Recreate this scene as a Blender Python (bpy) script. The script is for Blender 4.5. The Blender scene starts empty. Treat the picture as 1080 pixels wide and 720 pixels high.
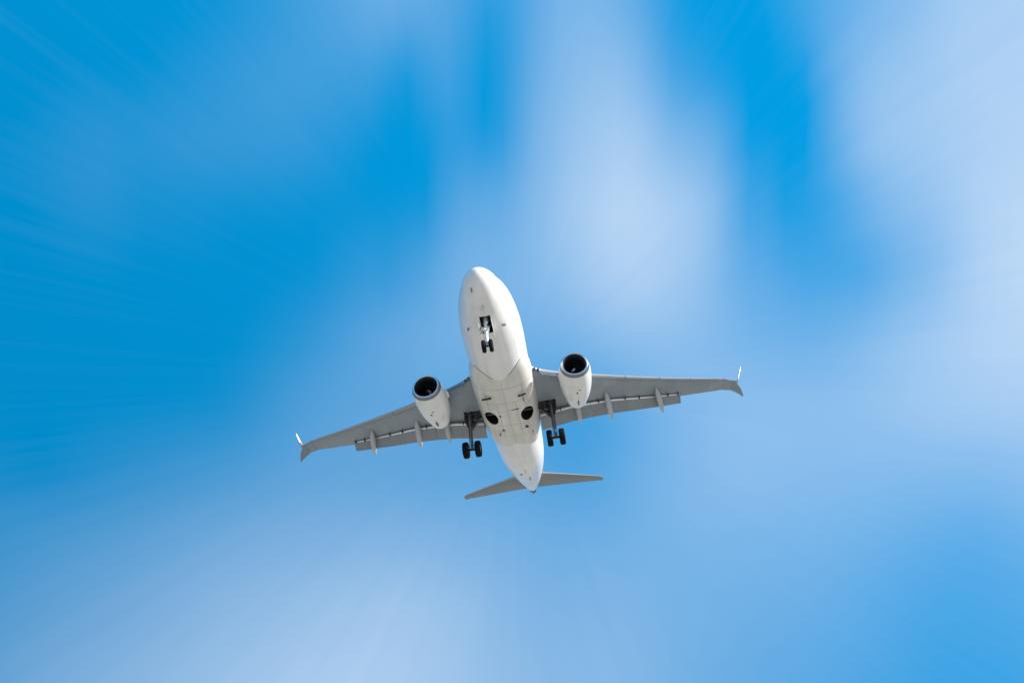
import bpy, bmesh, math, random
from mathutils import Vector, Matrix
random.seed(7)
SC = bpy.context.scene
COL = SC.collection
R = math.radians

# ------------------------------------------------------------------ placement
# The airliner's own axes: x runs aft from the nose, y to its starboard wing, z up.
PITCH = R(3.0)                                     # nose-up attitude on final approach
EYE = Vector((-16.353, -2.615, -21.687))           # the photographer, seen from the airliner
ROT = Matrix.Rotation(PITCH, 4, 'Y')
OFFSET = Vector((0, 0, 1.70)) - ROT.to_3x3() @ EYE  # eye height 1.7 m above the ground
AIR = Matrix.Translation(OFFSET) @ ROT             # airliner -> world

cd = bpy.data.cameras.new('camera')
cam = bpy.data.objects.new('camera', cd); COL.objects.link(cam)
cr = Vector((0.13597, -0.98697, -0.08601)); cdn = Vector((0.64220, 0.15391, -0.75092)); cf = Vector((0.75438, 0.04687, 0.65476))
m3 = ROT.to_3x3() @ Matrix((cr, -cdn, -cf)).transposed()
cam.matrix_world = Matrix.Translation(AIR @ EYE) @ m3.to_4x4()
cd.sensor_fit = 'HORIZONTAL'; cd.sensor_width = 36.0; cd.lens = 36.0 * 558.61 / 1080.0
cd.clip_start = 0.1; cd.clip_end = 60000
SC.camera = cam

# ------------------------------------------------------------------ sun and exposure
SUN_DIR = Vector((-0.26, -0.84, 0.47)).normalized()   # towards the sun, to the right of the photographer
sun_el = math.asin(SUN_DIR.z)
sl = bpy.data.lights.new('sun', 'SUN'); sl.energy = 3.9; sl.angle = R(0.53); sl.color = (1.0, 0.955, 0.89)
so = bpy.data.objects.new('sun', sl); COL.objects.link(so)
so.rotation_euler = SUN_DIR.to_track_quat('Z', 'Y').to_euler(); so.location = SUN_DIR * 200
vs = SC.view_settings
vs.view_transform = 'Standard'; vs.look = 'None'; vs.gamma = 1.0; vs.use_curve_mapping = False
vs.exposure = 1.18
SC.render.film_transparent = False
SC.cycles.max_bounces = 6; SC.cycles.diffuse_bounces = 3; SC.cycles.glossy_bounces = 3
SC.cycles.sample_clamp_indirect = 6.0
SC.cycles.use_denoising = True

# ------------------------------------------------------------------ world: clear sky with streaming high cloud
W = bpy.data.worlds.new('World'); SC.world = W; W.use_nodes = True
nt = W.node_tree; N = nt.nodes; L = nt.links
for n in list(N): N.remove(n)
def nd(tree, t, **k):
    n = tree.nodes.new(t)
    for a, b in k.items(): setattr(n, a, b)
    return n
def mth(tree, op, a, b=None, c=None, clamp=False):
    n = tree.nodes.new('ShaderNodeMath'); n.operation = op; n.use_clamp = clamp
    for i, v in enumerate((a, b, c)):
        if v is None: continue
        if isinstance(v, (int, float)): n.inputs[i].default_value = v
        else: tree.links.new(v, n.inputs[i])
    return n.outputs[0]
def vmth(tree, op, a, b=None, s=None):
    n = tree.nodes.new('ShaderNodeVectorMath'); n.operation = op
    for i, v in enumerate((a, b)):
        if v is None: continue
        if isinstance(v, (tuple, list, Vector)): n.inputs[i].default_value = tuple(v)
        else: tree.links.new(v, n.inputs[i])
    if s is not None:
        if isinstance(s, (int, float)): n.inputs['Scale'].default_value = s
        else: tree.links.new(s, n.inputs['Scale'])
    return n.outputs['Value'] if op in ('DOT_PRODUCT', 'LENGTH', 'DISTANCE') else n.outputs['Vector']
def comb(tree, x, y, z):
    n = tree.nodes.new('ShaderNodeCombineXYZ')
    for i, v in enumerate((x, y, z)):
        if isinstance(v, (int, float)): n.inputs[i].default_value = v
        else: tree.links.new(v, n.inputs[i])
    return n.outputs[0]
def noise(tree, vec, scale, detail=2.0, rough=0.5):
    n = tree.nodes.new('ShaderNodeTexNoise')
    n.inputs['Scale'].default_value = scale; n.inputs['Detail'].default_value = detail
    n.inputs['Roughness'].default_value = rough
    tree.links.new(vec, n.inputs['Vector'])
    return n.outputs['Fac']
def mixc(tree, fac, a, b, blend='MIX'):
    n = tree.nodes.new('ShaderNodeMix'); n.data_type = 'RGBA'; n.blend_type = blend
    for key, v in ((0, fac), (6, a), (7, b)):
        if isinstance(v, (int, float)): n.inputs[key].default_value = v
        elif isinstance(v, (tuple, list)): n.inputs[key].default_value = (*v[:3], 1)
        else: tree.links.new(v, n.inputs[key])
    return n.outputs[2]

sky = nd(nt, 'ShaderNodeTexSky', sky_type='NISHITA', sun_disc=False)
sky.sun_elevation = sun_el; sky.sun_rotation = math.atan2(SUN_DIR.x, SUN_DIR.y)
sky.air_density = 1.0; sky.dust_density = 0.3; sky.ozone_density = 2.0
hs = nd(nt, 'ShaderNodeHueSaturation'); hs.inputs['Hue'].default_value = 0.5
hs.inputs['Saturation'].default_value = 1.0; hs.inputs['Value'].default_value = 1.0
# the clear sky is read a little higher than it is seen: the low bright band of the horizon stays near the horizon
lift = nd(nt, 'ShaderNodeVectorMath', operation='ADD'); lift.inputs[1].default_value = (0, 0, 5.0)
tcs = nd(nt, 'ShaderNodeTexCoord'); L.new(tcs.outputs['Generated'], lift.inputs[0])
L.new(vmth(nt, 'NORMALIZE', lift.outputs[0]), sky.inputs['Vector'])
L.new(sky.outputs[0], hs.inputs['Color'])
blue = mixc(nt, 1.0, hs.outputs[0], (0.002,1.34,1.62), 'MULTIPLY')
# clear air scatters more light towards the sun than away from it
toward = vmth(nt, 'DOT_PRODUCT', vmth(nt, 'NORMALIZE', tcs.outputs['Generated']), SUN_DIR)
blue = vmth(nt, 'SCALE', blue, None, mth(nt, 'MINIMUM', mth(nt, 'MAXIMUM', mth(nt, 'MULTIPLY_ADD', toward, 0.17, 0.985), 0.80), 1.02))

# the clouds stream along one fixed direction of the sky (their vanishing point STREAM)
STREAM = Vector((0.78761, 0.04687, 0.61438)); SU = Vector((0.13128, -0.98697, -0.09301)); SV = Vector((0.60202, 0.15391, -0.78351))
d = nd(nt, 'ShaderNodeTexCoord').outputs['Generated']
d = vmth(nt, 'NORMALIZE', d)
a = vmth(nt, 'DOT_PRODUCT', d, SU); b = vmth(nt, 'DOT_PRODUCT', d, SV); c = vmth(nt, 'DOT_PRODUCT', d, STREAM)
cc = mth(nt, 'MAXIMUM', c, 0.12)
u = mth(nt, 'DIVIDE', a, cc); v = mth(nt, 'DIVIDE', b, cc)
uv = comb(nt, u, v, 0.0)
uvo = vmth(nt, 'SUBTRACT', uv, (0.0, 0.075, 0.0))          # the point the cloud fibres run towards
rr = vmth(nt, 'LENGTH', uvo)
un = vmth(nt, 'NORMALIZE', uvo)
lr = mth(nt, 'LOGARITHM', mth(nt, 'ADD', rr, 0.12), math.e)
def streak(k, kr, detail, off):
    s = nt.nodes.new('ShaderNodeSeparateXYZ'); L.new(un, s.inputs[0])
    q = comb(nt, mth(nt, 'MULTIPLY_ADD', s.outputs[0], k, off), mth(nt, 'MULTIPLY', s.outputs[1], k), mth(nt, 'MULTIPLY', lr, kr))
    return noise(nt, q, 1.0, detail, 0.55)
n1 = streak(4.5, 0.5, 2.0, 3.1)
n2 = streak(14.0, 0.55, 3.0, 11.7)
n3 = streak(46.0, 0.8, 2.0, 23.9)
soft = noise(nt, uv, 2.6, 2.0, 0.5)
# ragged ends: clouds are pushed to and fro along the stream
push = mth(nt, 'MULTIPLY_ADD', mth(nt, 'SUBTRACT', n1, 0.5), 0.05, mth(nt, 'MULTIPLY_ADD', mth(nt, 'SUBTRACT', n2, 0.5), 0.03, 1.0))
uvw = vmth(nt, 'SCALE', uv, None, push)
warp = nd(nt, 'ShaderNodeTexNoise'); warp.inputs['Scale'].default_value = 2.2; warp.inputs['Detail'].default_value = 1.0
L.new(uv, warp.inputs['Vector'])
uvw = vmth(nt, 'ADD', uvw, vmth(nt, 'SCALE', vmth(nt, 'SUBTRACT', warp.outputs['Color'], (0.5, 0.5, 0.5)), None, 0.02))
s_ = nt.nodes.new('ShaderNodeSeparateXYZ'); L.new(uvw, s_.inputs[0])
uvw = comb(nt, s_.outputs[0], s_.outputs[1], 0.0)
# how thick the cloud lies, band by band up the sky: (height v, thickness at 63 even steps of u)
U0, U1, BAND = -1.1278, 1.0920, 0.0680
BANDS = [
    (-0.7519, (0.000, 0.000, 0.000, 0.000, 0.000, 0.000, 0.000, 0.000, 0.000, 0.000, 0.000, 0.000, 0.000, 0.000, 0.002, 0.007, 0.016, 0.032, 0.053, 0.081, 0.115, 0.155, 0.199, 0.245, 0.291, 0.321, 0.317, 0.282, 0.230, 0.177, 0.144, 0.144, 0.174, 0.219, 0.257, 0.269, 0.246, 0.193, 0.128, 0.068, 0.026, 0.004, 0.000, 0.003, 0.016, 0.041, 0.080, 0.125, 0.167, 0.208, 0.256, 0.317, 0.391, 0.472, 0.554, 0.627, 0.684, 0.724, 0.752, 0.774, 0.792, 0.810, 0.828)),
    (-0.6266, (0.000, 0.000, 0.000, 0.000, 0.000, 0.000, 0.000, 0.000, 0.000, 0.000, 0.000, 0.000, 0.000, 0.000, 0.000, 0.002, 0.008, 0.020, 0.037, 0.057, 0.083, 0.116, 0.155, 0.199, 0.245, 0.271, 0.240, 0.217, 0.186, 0.099, 0.030, 0.059, 0.141, 0.252, 0.357, 0.402, 0.380, 0.316, 0.217, 0.106, 0.027, 0.000, 0.000, 0.002, 0.000, 0.000, 0.043, 0.112, 0.184, 0.244, 0.313, 0.389, 0.457, 0.534, 0.620, 0.693, 0.734, 0.749, 0.756, 0.775, 0.799, 0.825, 0.851)),
    (-0.5012, (0.001, 0.001, 0.001, 0.001, 0.000, 0.000, 0.000, 0.000, 0.001, 0.002, 0.001, 0.000, 0.002, 0.012, 0.024, 0.039, 0.054, 0.070, 0.085, 0.099, 0.107, 0.107, 0.101, 0.091, 0.079, 0.019, 0.000, 0.069, 0.107, 0.052, 0.000, 0.038, 0.153, 0.293, 0.410, 0.467, 0.492, 0.498, 0.415, 0.256, 0.110, 0.060, 0.031, 0.008, 0.000, 0.000, 0.000, 0.007, 0.152, 0.324, 0.462, 0.545, 0.596, 0.642, 0.693, 0.739, 0.763, 0.767, 0.773, 0.794, 0.823, 0.852, 0.881)),
    (-0.3759, (0.000, 0.000, 0.000, 0.002, 0.005, 0.010, 0.017, 0.028, 0.041, 0.052, 0.058, 0.051, 0.051, 0.060, 0.068, 0.073, 0.076, 0.076, 0.076, 0.073, 0.065, 0.050, 0.033, 0.016, 0.000, 0.000, 0.000, 0.000, 0.033, 0.034, 0.000, 0.033, 0.189, 0.354, 0.480, 0.575, 0.668, 0.738, 0.697, 0.569, 0.435, 0.365, 0.275, 0.118, 0.000, 0.000, 0.000, 0.000, 0.106, 0.287, 0.471, 0.599, 0.642, 0.668, 0.700, 0.737, 0.767, 0.788, 0.811, 0.840, 0.868, 0.893, 0.917)),
    (-0.2506, (0.000, 0.000, 0.000, 0.000, 0.002, 0.004, 0.009, 0.015, 0.024, 0.031, 0.031, 0.022, 0.013, 0.012, 0.012, 0.010, 0.006, 0.002, 0.001, 0.001, 0.001, 0.000, 0.000, 0.000, 0.000, 0.000, 0.000, 0.000, 0.100, 0.202, 0.238, 0.253, 0.341, 0.455, 0.572, 0.698, 0.810, 0.885, 0.902, 0.850, 0.763, 0.678, 0.523, 0.283, 0.106, 0.081, 0.016, 0.037, 0.069, 0.136, 0.235, 0.345, 0.424, 0.494, 0.583, 0.690, 0.788, 0.848, 0.883, 0.906, 0.922, 0.933, 0.944)),
    (-0.1253, (0.000, 0.000, 0.000, 0.000, 0.000, 0.000, 0.000, 0.000, 0.001, 0.001, 0.001, 0.001, 0.000, 0.000, 0.000, 0.000, 0.000, 0.000, 0.000, 0.000, 0.000, 0.000, 0.016, 0.038, 0.056, 0.052, 0.107, 0.162, 0.267, 0.342, 0.367, 0.375, 0.399, 0.445, 0.517, 0.614, 0.712, 0.787, 0.796, 0.762, 0.694, 0.602, 0.469, 0.315, 0.226, 0.186, 0.134, 0.097, 0.095, 0.099, 0.105, 0.178, 0.290, 0.364, 0.485, 0.659, 0.806, 0.902, 0.935, 0.944, 0.945, 0.947, 0.948)),
    (0.0000, (0.002, 0.002, 0.001, 0.001, 0.000, 0.000, 0.000, 0.000, 0.000, 0.000, 0.000, 0.000, 0.000, 0.000, 0.000, 0.000, 0.000, 0.000, 0.006, 0.018, 0.038, 0.068, 0.110, 0.159, 0.206, 0.246, 0.280, 0.308, 0.327, 0.330, 0.326, 0.320, 0.319, 0.327, 0.346, 0.376, 0.413, 0.448, 0.470, 0.476, 0.468, 0.446, 0.416, 0.380, 0.344, 0.315, 0.297, 0.293, 0.311, 0.354, 0.416, 0.492, 0.566, 0.632, 0.696, 0.756, 0.807, 0.847, 0.873, 0.889, 0.897, 0.901, 0.903)),
    (0.1253, (0.013, 0.010, 0.006, 0.004, 0.001, 0.000, 0.000, 0.000, 0.000, 0.000, 0.000, 0.000, 0.000, 0.000, 0.000, 0.002, 0.008, 0.024, 0.053, 0.090, 0.129, 0.163, 0.185, 0.199, 0.208, 0.213, 0.215, 0.215, 0.213, 0.206, 0.191, 0.169, 0.140, 0.110, 0.084, 0.076, 0.103, 0.164, 0.238, 0.313, 0.379, 0.432, 0.473, 0.500, 0.511, 0.509, 0.506, 0.505, 0.509, 0.521, 0.543, 0.572, 0.606, 0.640, 0.672, 0.696, 0.711, 0.721, 0.729, 0.733, 0.736, 0.740, 0.744)),
    (0.2506, (0.034, 0.029, 0.024, 0.019, 0.012, 0.006, 0.001, 0.002, 0.011, 0.023, 0.035, 0.047, 0.058, 0.072, 0.087, 0.102, 0.118, 0.136, 0.157, 0.177, 0.194, 0.205, 0.210, 0.214, 0.214, 0.211, 0.207, 0.204, 0.205, 0.204, 0.200, 0.190, 0.176, 0.160, 0.148, 0.147, 0.168, 0.209, 0.263, 0.320, 0.371, 0.412, 0.442, 0.463, 0.473, 0.474, 0.469, 0.461, 0.452, 0.445, 0.439, 0.431, 0.423, 0.415, 0.407, 0.404, 0.410, 0.427, 0.450, 0.475, 0.501, 0.527, 0.553)),
    (0.3759, (0.044, 0.055, 0.067, 0.080, 0.094, 0.110, 0.126, 0.140, 0.151, 0.162, 0.176, 0.192, 0.211, 0.230, 0.250, 0.272, 0.293, 0.314, 0.332, 0.348, 0.361, 0.372, 0.382, 0.394, 0.403, 0.408, 0.408, 0.403, 0.393, 0.379, 0.362, 0.343, 0.324, 0.310, 0.302, 0.300, 0.304, 0.313, 0.325, 0.338, 0.349, 0.356, 0.361, 0.362, 0.363, 0.363, 0.360, 0.352, 0.340, 0.323, 0.301, 0.276, 0.250, 0.225, 0.205, 0.192, 0.195, 0.212, 0.237, 0.267, 0.300, 0.333, 0.366)),
    (0.5012, (0.071, 0.092, 0.112, 0.132, 0.152, 0.171, 0.191, 0.211, 0.234, 0.258, 0.282, 0.308, 0.336, 0.366, 0.398, 0.432, 0.465, 0.497, 0.525, 0.552, 0.577, 0.602, 0.625, 0.643, 0.657, 0.665, 0.663, 0.643, 0.607, 0.561, 0.509, 0.458, 0.417, 0.394, 0.386, 0.388, 0.391, 0.390, 0.383, 0.372, 0.358, 0.343, 0.329, 0.315, 0.303, 0.292, 0.282, 0.270, 0.255, 0.237, 0.215, 0.193, 0.172, 0.153, 0.139, 0.132, 0.133, 0.140, 0.151, 0.165, 0.181, 0.198, 0.216)),
    (0.6266, (0.094, 0.125, 0.157, 0.188, 0.220, 0.251, 0.283, 0.312, 0.339, 0.366, 0.394, 0.422, 0.453, 0.485, 0.519, 0.554, 0.589, 0.623, 0.656, 0.687, 0.715, 0.739, 0.757, 0.765, 0.764, 0.754, 0.733, 0.700, 0.656, 0.606, 0.555, 0.508, 0.476, 0.460, 0.456, 0.457, 0.454, 0.442, 0.417, 0.386, 0.354, 0.324, 0.300, 0.278, 0.260, 0.243, 0.227, 0.212, 0.196, 0.180, 0.161, 0.143, 0.125, 0.110, 0.098, 0.092, 0.092, 0.095, 0.099, 0.105, 0.110, 0.116, 0.123)),
    (0.7519, (0.118, 0.155, 0.193, 0.231, 0.269, 0.306, 0.342, 0.378, 0.412, 0.446, 0.479, 0.513, 0.546, 0.580, 0.614, 0.647, 0.679, 0.710, 0.737, 0.761, 0.779, 0.792, 0.797, 0.794, 0.783, 0.765, 0.741, 0.712, 0.680, 0.646, 0.612, 0.581, 0.553, 0.529, 0.507, 0.486, 0.463, 0.439, 0.411, 0.381, 0.351, 0.321, 0.292, 0.265, 0.240, 0.217, 0.195, 0.175, 0.157, 0.140, 0.124, 0.110, 0.097, 0.087, 0.078, 0.071, 0.067, 0.064, 0.062, 0.062, 0.061, 0.061, 0.060)),
]
s_ = nt.nodes.new('ShaderNodeSeparateXYZ'); L.new(uvw, s_.inputs[0])
uu = mth(nt, 'DIVIDE', mth(nt, 'SUBTRACT', s_.outputs[0], U0), U1 - U0)
west = mth(nt, 'MULTIPLY', uu, 2.0); east = mth(nt, 'MULTIPLY_ADD', uu, 2.0, -1.0)
half = mth(nt, 'GREATER_THAN', uu, 0.5)
def ramp(fac, vals):
    rp = nt.nodes.new('ShaderNodeValToRGB'); el = rp.color_ramp.elements; rp.color_ramp.interpolation = 'LINEAR'
    while len(el) < len(vals): el.new(0.5)
    for q in range(len(vals)): el[q].position = q / (len(vals) - 1)
    for q, val in enumerate(vals): el[q].color = (val, val, val, 1)
    L.new(fac, rp.inputs[0]); return rp.outputs[0]
dens = wsum = None
for v0, vals in BANDS:
    mx = nt.nodes.new('ShaderNodeMix'); mx.data_type = 'FLOAT'
    L.new(half, mx.inputs[0]); L.new(ramp(west, vals[:32]), mx.inputs[2]); L.new(ramp(east, vals[31:]), mx.inputs[3])
    x_ = mth(nt, 'MULTIPLY', mth(nt, 'SUBTRACT', s_.outputs[1], v0), 1 / BAND)
    wgt = mth(nt, 'ADD', mth(nt, 'EXPONENT', mth(nt, 'MULTIPLY', mth(nt, 'MULTIPLY', x_, x_), -0.5)), 1e-6)
    wsum = wgt if wsum is None else mth(nt, 'ADD', wsum, wgt)
    dens = mth(nt, 'MULTIPLY', wgt, mx.outputs[0]) if dens is None else mth(nt, 'MULTIPLY_ADD', wgt, mx.outputs[0], dens)
dens = mth(nt, 'MAXIMUM', mth(nt, 'DIVIDE', dens, wsum), 0.0)
# away from these banks the sky carries loose high cloud
far_ = nd(nt, 'ShaderNodeMapRange', interpolation_type='SMOOTHSTEP')
far_.inputs['From Min'].default_value = 1.15; far_.inputs['From Max'].default_value = 2.2; L.new(rr, far_.inputs['Value'])
loose = mth(nt, 'MULTIPLY', mth(nt, 'SUBTRACT', noise(nt, d, 2.2, 4.0, 0.55), 0.33, clamp=True), 1.9)
mixd = nt.nodes.new('ShaderNodeMix'); mixd.data_type = 'FLOAT'
L.new(far_.outputs[0], mixd.inputs[0]); L.new(dens, mixd.inputs[2]); L.new(loose, mixd.inputs[3])
dens = mixd.outputs[0]
# fibres inside the cloud
mod = mth(nt, 'MULTIPLY_ADD', mth(nt, 'SUBTRACT', n2, 0.5), 0.13, mth(nt, 'MULTIPLY_ADD', mth(nt, 'SUBTRACT', n3, 0.5), 0.03, mth(nt, 'MULTIPLY_ADD', mth(nt, 'SUBTRACT', soft, 0.5), 0.16, 1.0)))
dens = mth(nt, 'MULTIPLY', dens, mod)
fr = mth(nt, 'MULTIPLY', mth(nt, 'MULTIPLY', mth(nt, 'SUBTRACT', n3, 0.5), 0.045), mth(nt, 'MULTIPLY', rr, rr))
dens = mth(nt, 'MINIMUM', mth(nt, 'ADD', dens, fr, clamp=True), 0.97)
skyc = mixc(nt, dens, blue, (2.36, 3.12, 4.10))
bg = nd(nt, 'ShaderNodeBackground'); bg.inputs['Strength'].default_value = 0.10
L.new(skyc, bg.inputs['Color'])
wo = nd(nt, 'ShaderNodeOutputWorld'); L.new(bg.outputs[0], wo.inputs['Surface'])
W.cycles.sampling_method = 'MANUAL'; W.cycles.sample_map_resolution = 512

# ------------------------------------------------------------------ helpers
def bsdf(name, col, rough=0.5, metal=0.0, coat=0.0, spec=0.5):
    m = bpy.data.materials.new(name); m.use_nodes = True
    b = m.node_tree.nodes['Principled BSDF']
    b.inputs['Base Color'].default_value = (*col, 1); b.inputs['Roughness'].default_value = rough
    b.inputs['Metallic'].default_value = metal; b.inputs['Coat Weight'].default_value = coat
    b.inputs['Coat Roughness'].default_value = 0.08; b.inputs['Specular IOR Level'].default_value = spec
    return m, m.node_tree, b

def objco(t):
    n = t.nodes.new('ShaderNodeTexCoord'); s = t.nodes.new('ShaderNodeSeparateXYZ')
    t.links.new(n.outputs['Object'], s.inputs[0])
    return n.outputs['Object'], s.outputs[0], s.outputs[1], s.outputs[2]

def line(t, coord, pos, half):                     # 1 on a thin line coord == pos
    return mth(t, 'LESS_THAN', mth(t, 'ABSOLUTE', mth(t, 'SUBTRACT', coord, pos)), half)

def every(t, coord, period, half, off=0.0):        # 1 on thin lines every period
    q = mth(t, 'ABSOLUTE', mth(t, 'SUBTRACT', mth(t, 'FRACT', mth(t, 'DIVIDE', mth(t, 'ADD', coord, 1000 * period + off), period)), 0.5))
    return mth(t, 'LESS_THAN', q, half / period)

def between(t, c, lo, hi):
    return mth(t, 'MULTIPLY', mth(t, 'GREATER_THAN', c, lo), mth(t, 'LESS_THAN', c, hi))

def paint(name, col, rough, dirt, seams=(), coat=0.3, extra=None, streak_scale=(0.25, 2.2, 2.2), dirtcol=(0.30, 0.27, 0.23), panel=0.05):
    """aircraft paint: base colour, grime drawn out along the airflow, seam lines between skin panels"""
    m, t, b = bsdf(name, col, rough, 0, coat)
    o, x, y, z = objco(t)
    vec = vmth(t, 'MULTIPLY', o, streak_scale)
    n1 = noise(t, vec, 1.0, 5.0, 0.6)
    n2 = noise(t, o, 0.9, 3.0, 0.55)
    g = mth(t, 'MULTIPLY', mth(t, 'SUBTRACT', mth(t, 'MULTIPLY_ADD', n2, 0.5, mth(t, 'MULTIPLY', n1, 0.6)), 0.42, clamp=True), dirt * 3.2, clamp=True)
    # each skin panel weathers to a slightly different tone
    fl = lambda v_, p_: mth(t, 'FLOOR', mth(t, 'DIVIDE', v_, p_))
    wn = t.nodes.new('ShaderNodeTexWhiteNoise'); wn.noise_dimensions = '3D'
    t.links.new(comb(t, fl(x, 1.6), fl(y, 0.95), fl(z, 1.3)), wn.inputs['Vector'])
    tone = mth(t, 'MULTIPLY_ADD', wn.outputs['Value'], panel, mth(t, 'MULTIPLY_ADD', n2, 0.16, 0.92 - panel / 2))
    cs = nd(t, 'ShaderNodeHueSaturation'); cs.inputs['Color'].default_value = (*col, 1); t.links.new(tone, cs.inputs['Value'])
    c = mixc(t, g, cs.outputs[0], dirtcol)
    for fn, strength in seams:
        k = fn(t, o, x, y, z)
        c = mixc(t, mth(t, 'MULTIPLY', k, strength), c, (0.10, 0.10, 0.10))
    if extra: c = extra(t, c, o, x, y, z)
    t.links.new(c, b.inputs['Base Color'])
    r = mth(t, 'MULTIPLY_ADD', n1, 0.20, rough - 0.08)
    t.links.new(r, b.inputs['Roughness'])
    return m

def add_loft(bm, rings, caps=True, mat=0, closed=True):
    """rings: lists of points with equal counts"""
    vr = [[bm.verts.new(p) for p in r] for r in rings]
    n = len(rings[0]); fs = []
    for a_, b_ in zip(vr, vr[1:]):
        for i in range(n if closed else n - 1):
            j = (i + 1) % n
            f = bm.faces.new((a_[i], a_[j], b_[j], b_[i])); f.material_index = mat; fs.append((f, i))
    if caps and closed:
        bm.faces.new(list(reversed(vr[0]))).material_index = mat
        bm.faces.new(vr[-1]).material_index = mat
    return fs

def add_tube(bm, pts, radii, n=14, mat=0, caps=True):
    pts = [Vector(p) for p in pts]
    if isinstance(radii, (int, float)): radii = [radii] * len(pts)
    rings = []
    for i, p in enumerate(pts):
        t_ = (pts[min(i + 1, len(pts) - 1)] - pts[max(i - 1, 0)]).normalized()
        s_ = t_.orthogonal().normalized() if i == 0 else (s_ - t_ * s_.dot(t_)).normalized()
        q = t_.cross(s_)
        rings.append([p + (s_ * math.cos(k) + q * math.sin(k)) * radii[i] for k in [2 * math.pi * j / n for j in range(n)]])
    add_loft(bm, rings, caps, mat)

def add_box(bm, c, s, rot=None, mat=0, bev=0.0):
    r = bmesh.ops.create_cube(bm, size=1.0)
    vsx = r['verts']
    M = Matrix.Translation(Vector(c)) @ (rot.to_4x4() if rot else Matrix.Identity(4)) @ Matrix.Diagonal((*s, 1))
    for v_ in vsx: v_.co = M @ v_.co
    fs = {f for v_ in vsx for f in v_.link_faces}
    for f in fs: f.material_index = mat
    if bev > 0:
        bmesh.ops.bevel(bm, geom=list({e for f in fs for e in f.edges}), offset=bev, segments=2, affect='EDGES', profile=0.5)

def add_lathe(bm, prof, c, axis='Y', n=40, mat=0, mats=None):
    """prof: (along, radius) pairs turned about an axis through c"""
    c = Vector(c); rings = []
    for h, r in prof:
        ring = []
        for j in range(n):
            k = 2 * math.pi * j / n
            if axis == 'Y': p = Vector((r * math.cos(k), h, r * math.sin(k)))
            elif axis == 'X': p = Vector((h, r * math.cos(k), r * math.sin(k)))
            else: p = Vector((r * math.cos(k), r * math.sin(k), h))
            ring.append(c + p)
        rings.append(ring)
    vr = [[bm.verts.new(p) for p in r] for r in rings]
    for q, (a_, b_) in enumerate(zip(vr, vr[1:])):
        for i in range(n):
            j = (i + 1) % n
            f = bm.faces.new((a_[i], a_[j], b_[j], b_[i])); f.material_index = mats[q] if mats else mat
    return vr

def make(name, bm, mats, parent=None, sharp=32, label=None):
    bmesh.ops.remove_doubles(bm, verts=bm.verts, dist=1e-5)
    bmesh.ops.recalc_face_normals(bm, faces=bm.faces)
    me = bpy.data.meshes.new(name); bm.to_mesh(me); bm.free()
    for m_ in (mats if isinstance(mats, (list, tuple)) else [mats]): me.materials.append(m_)
    me.polygons.foreach_set('use_smooth', [True] * len(me.polygons))
    me.set_sharp_from_angle(angle=R(sharp))
    o = bpy.data.objects.new(name, me); COL.objects.link(o)
    if parent: o.parent = parent
    if label: o['label'] = label
    return o

def carve(o, bm, mat, sharp=32):
    """cut the closed shape bm out of the mesh o; the walls of the hole take mat"""
    bmesh.ops.recalc_face_normals(bm, faces=bm.faces)
    me = bpy.data.meshes.new('hole'); bm.to_mesh(me); bm.free(); me.materials.append(mat)
    c_ = bpy.data.objects.new('hole', me); COL.objects.link(c_)
    par, o.parent = o.parent, None
    md = o.modifiers.new('cut', 'BOOLEAN'); md.operation = 'DIFFERENCE'; md.object = c_; md.solver = 'EXACT'; md.material_mode = 'TRANSFER'
    bpy.context.view_layer.update()
    dg = bpy.context.evaluated_depsgraph_get()
    new = bpy.data.meshes.new_from_object(o.evaluated_get(dg))
    o.modifiers.clear(); o.data = new; o.parent = par
    bpy.data.objects.remove(c_)
    new.polygons.foreach_set('use_smooth', [True] * len(new.polygons))
    new.set_sharp_from_angle(angle=R(sharp))

def lerp_table(tab, k):
    """tab rows (key, v1, v2, ...), smooth monotone interpolation"""
    if k <= tab[0][0]: return tab[0][1:]
    for i in range(len(tab) - 1):
        a_, b_ = tab[i], tab[i + 1]
        if k <= b_[0]:
            h = b_[0] - a_[0]; t_ = (k - a_[0]) / h; out = []
            for j in range(1, len(a_)):
                s1 = (b_[j] - a_[j]) / h
                s0 = (a_[j] - tab[i - 1][j]) / (a_[0] - tab[i - 1][0]) if i > 0 else s1
                s2 = (tab[i + 2][j] - b_[j]) / (tab[i + 2][0] - b_[0]) if i + 2 < len(tab) else s1
                m0 = 0 if s0 * s1 <= 0 else 2 * s0 * s1 / (s0 + s1)
                m1 = 0 if s1 * s2 <= 0 else 2 * s1 * s2 / (s1 + s2)
                if i == 0: m0 = s1 * 1.4
                out.append((2*t_**3 - 3*t_**2 + 1) * a_[j] + (t_**3 - 2*t_**2 + t_) * h * m0 + (-2*t_**3 + 3*t_**2) * b_[j] + (t_**3 - t_**2) * h * m1)
            return tuple(out)
    return tab[-1][1:]

def lin(tab, k):
    if k <= tab[0][0]: return tab[0][1:]
    for a_, b_ in zip(tab, tab[1:]):
        if k <= b_[0]:
            t_ = (k - a_[0]) / (b_[0] - a_[0]); return tuple(p + (q - p) * t_ for p, q in zip(a_[1:], b_[1:]))
    return tab[-1][1:]

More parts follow.
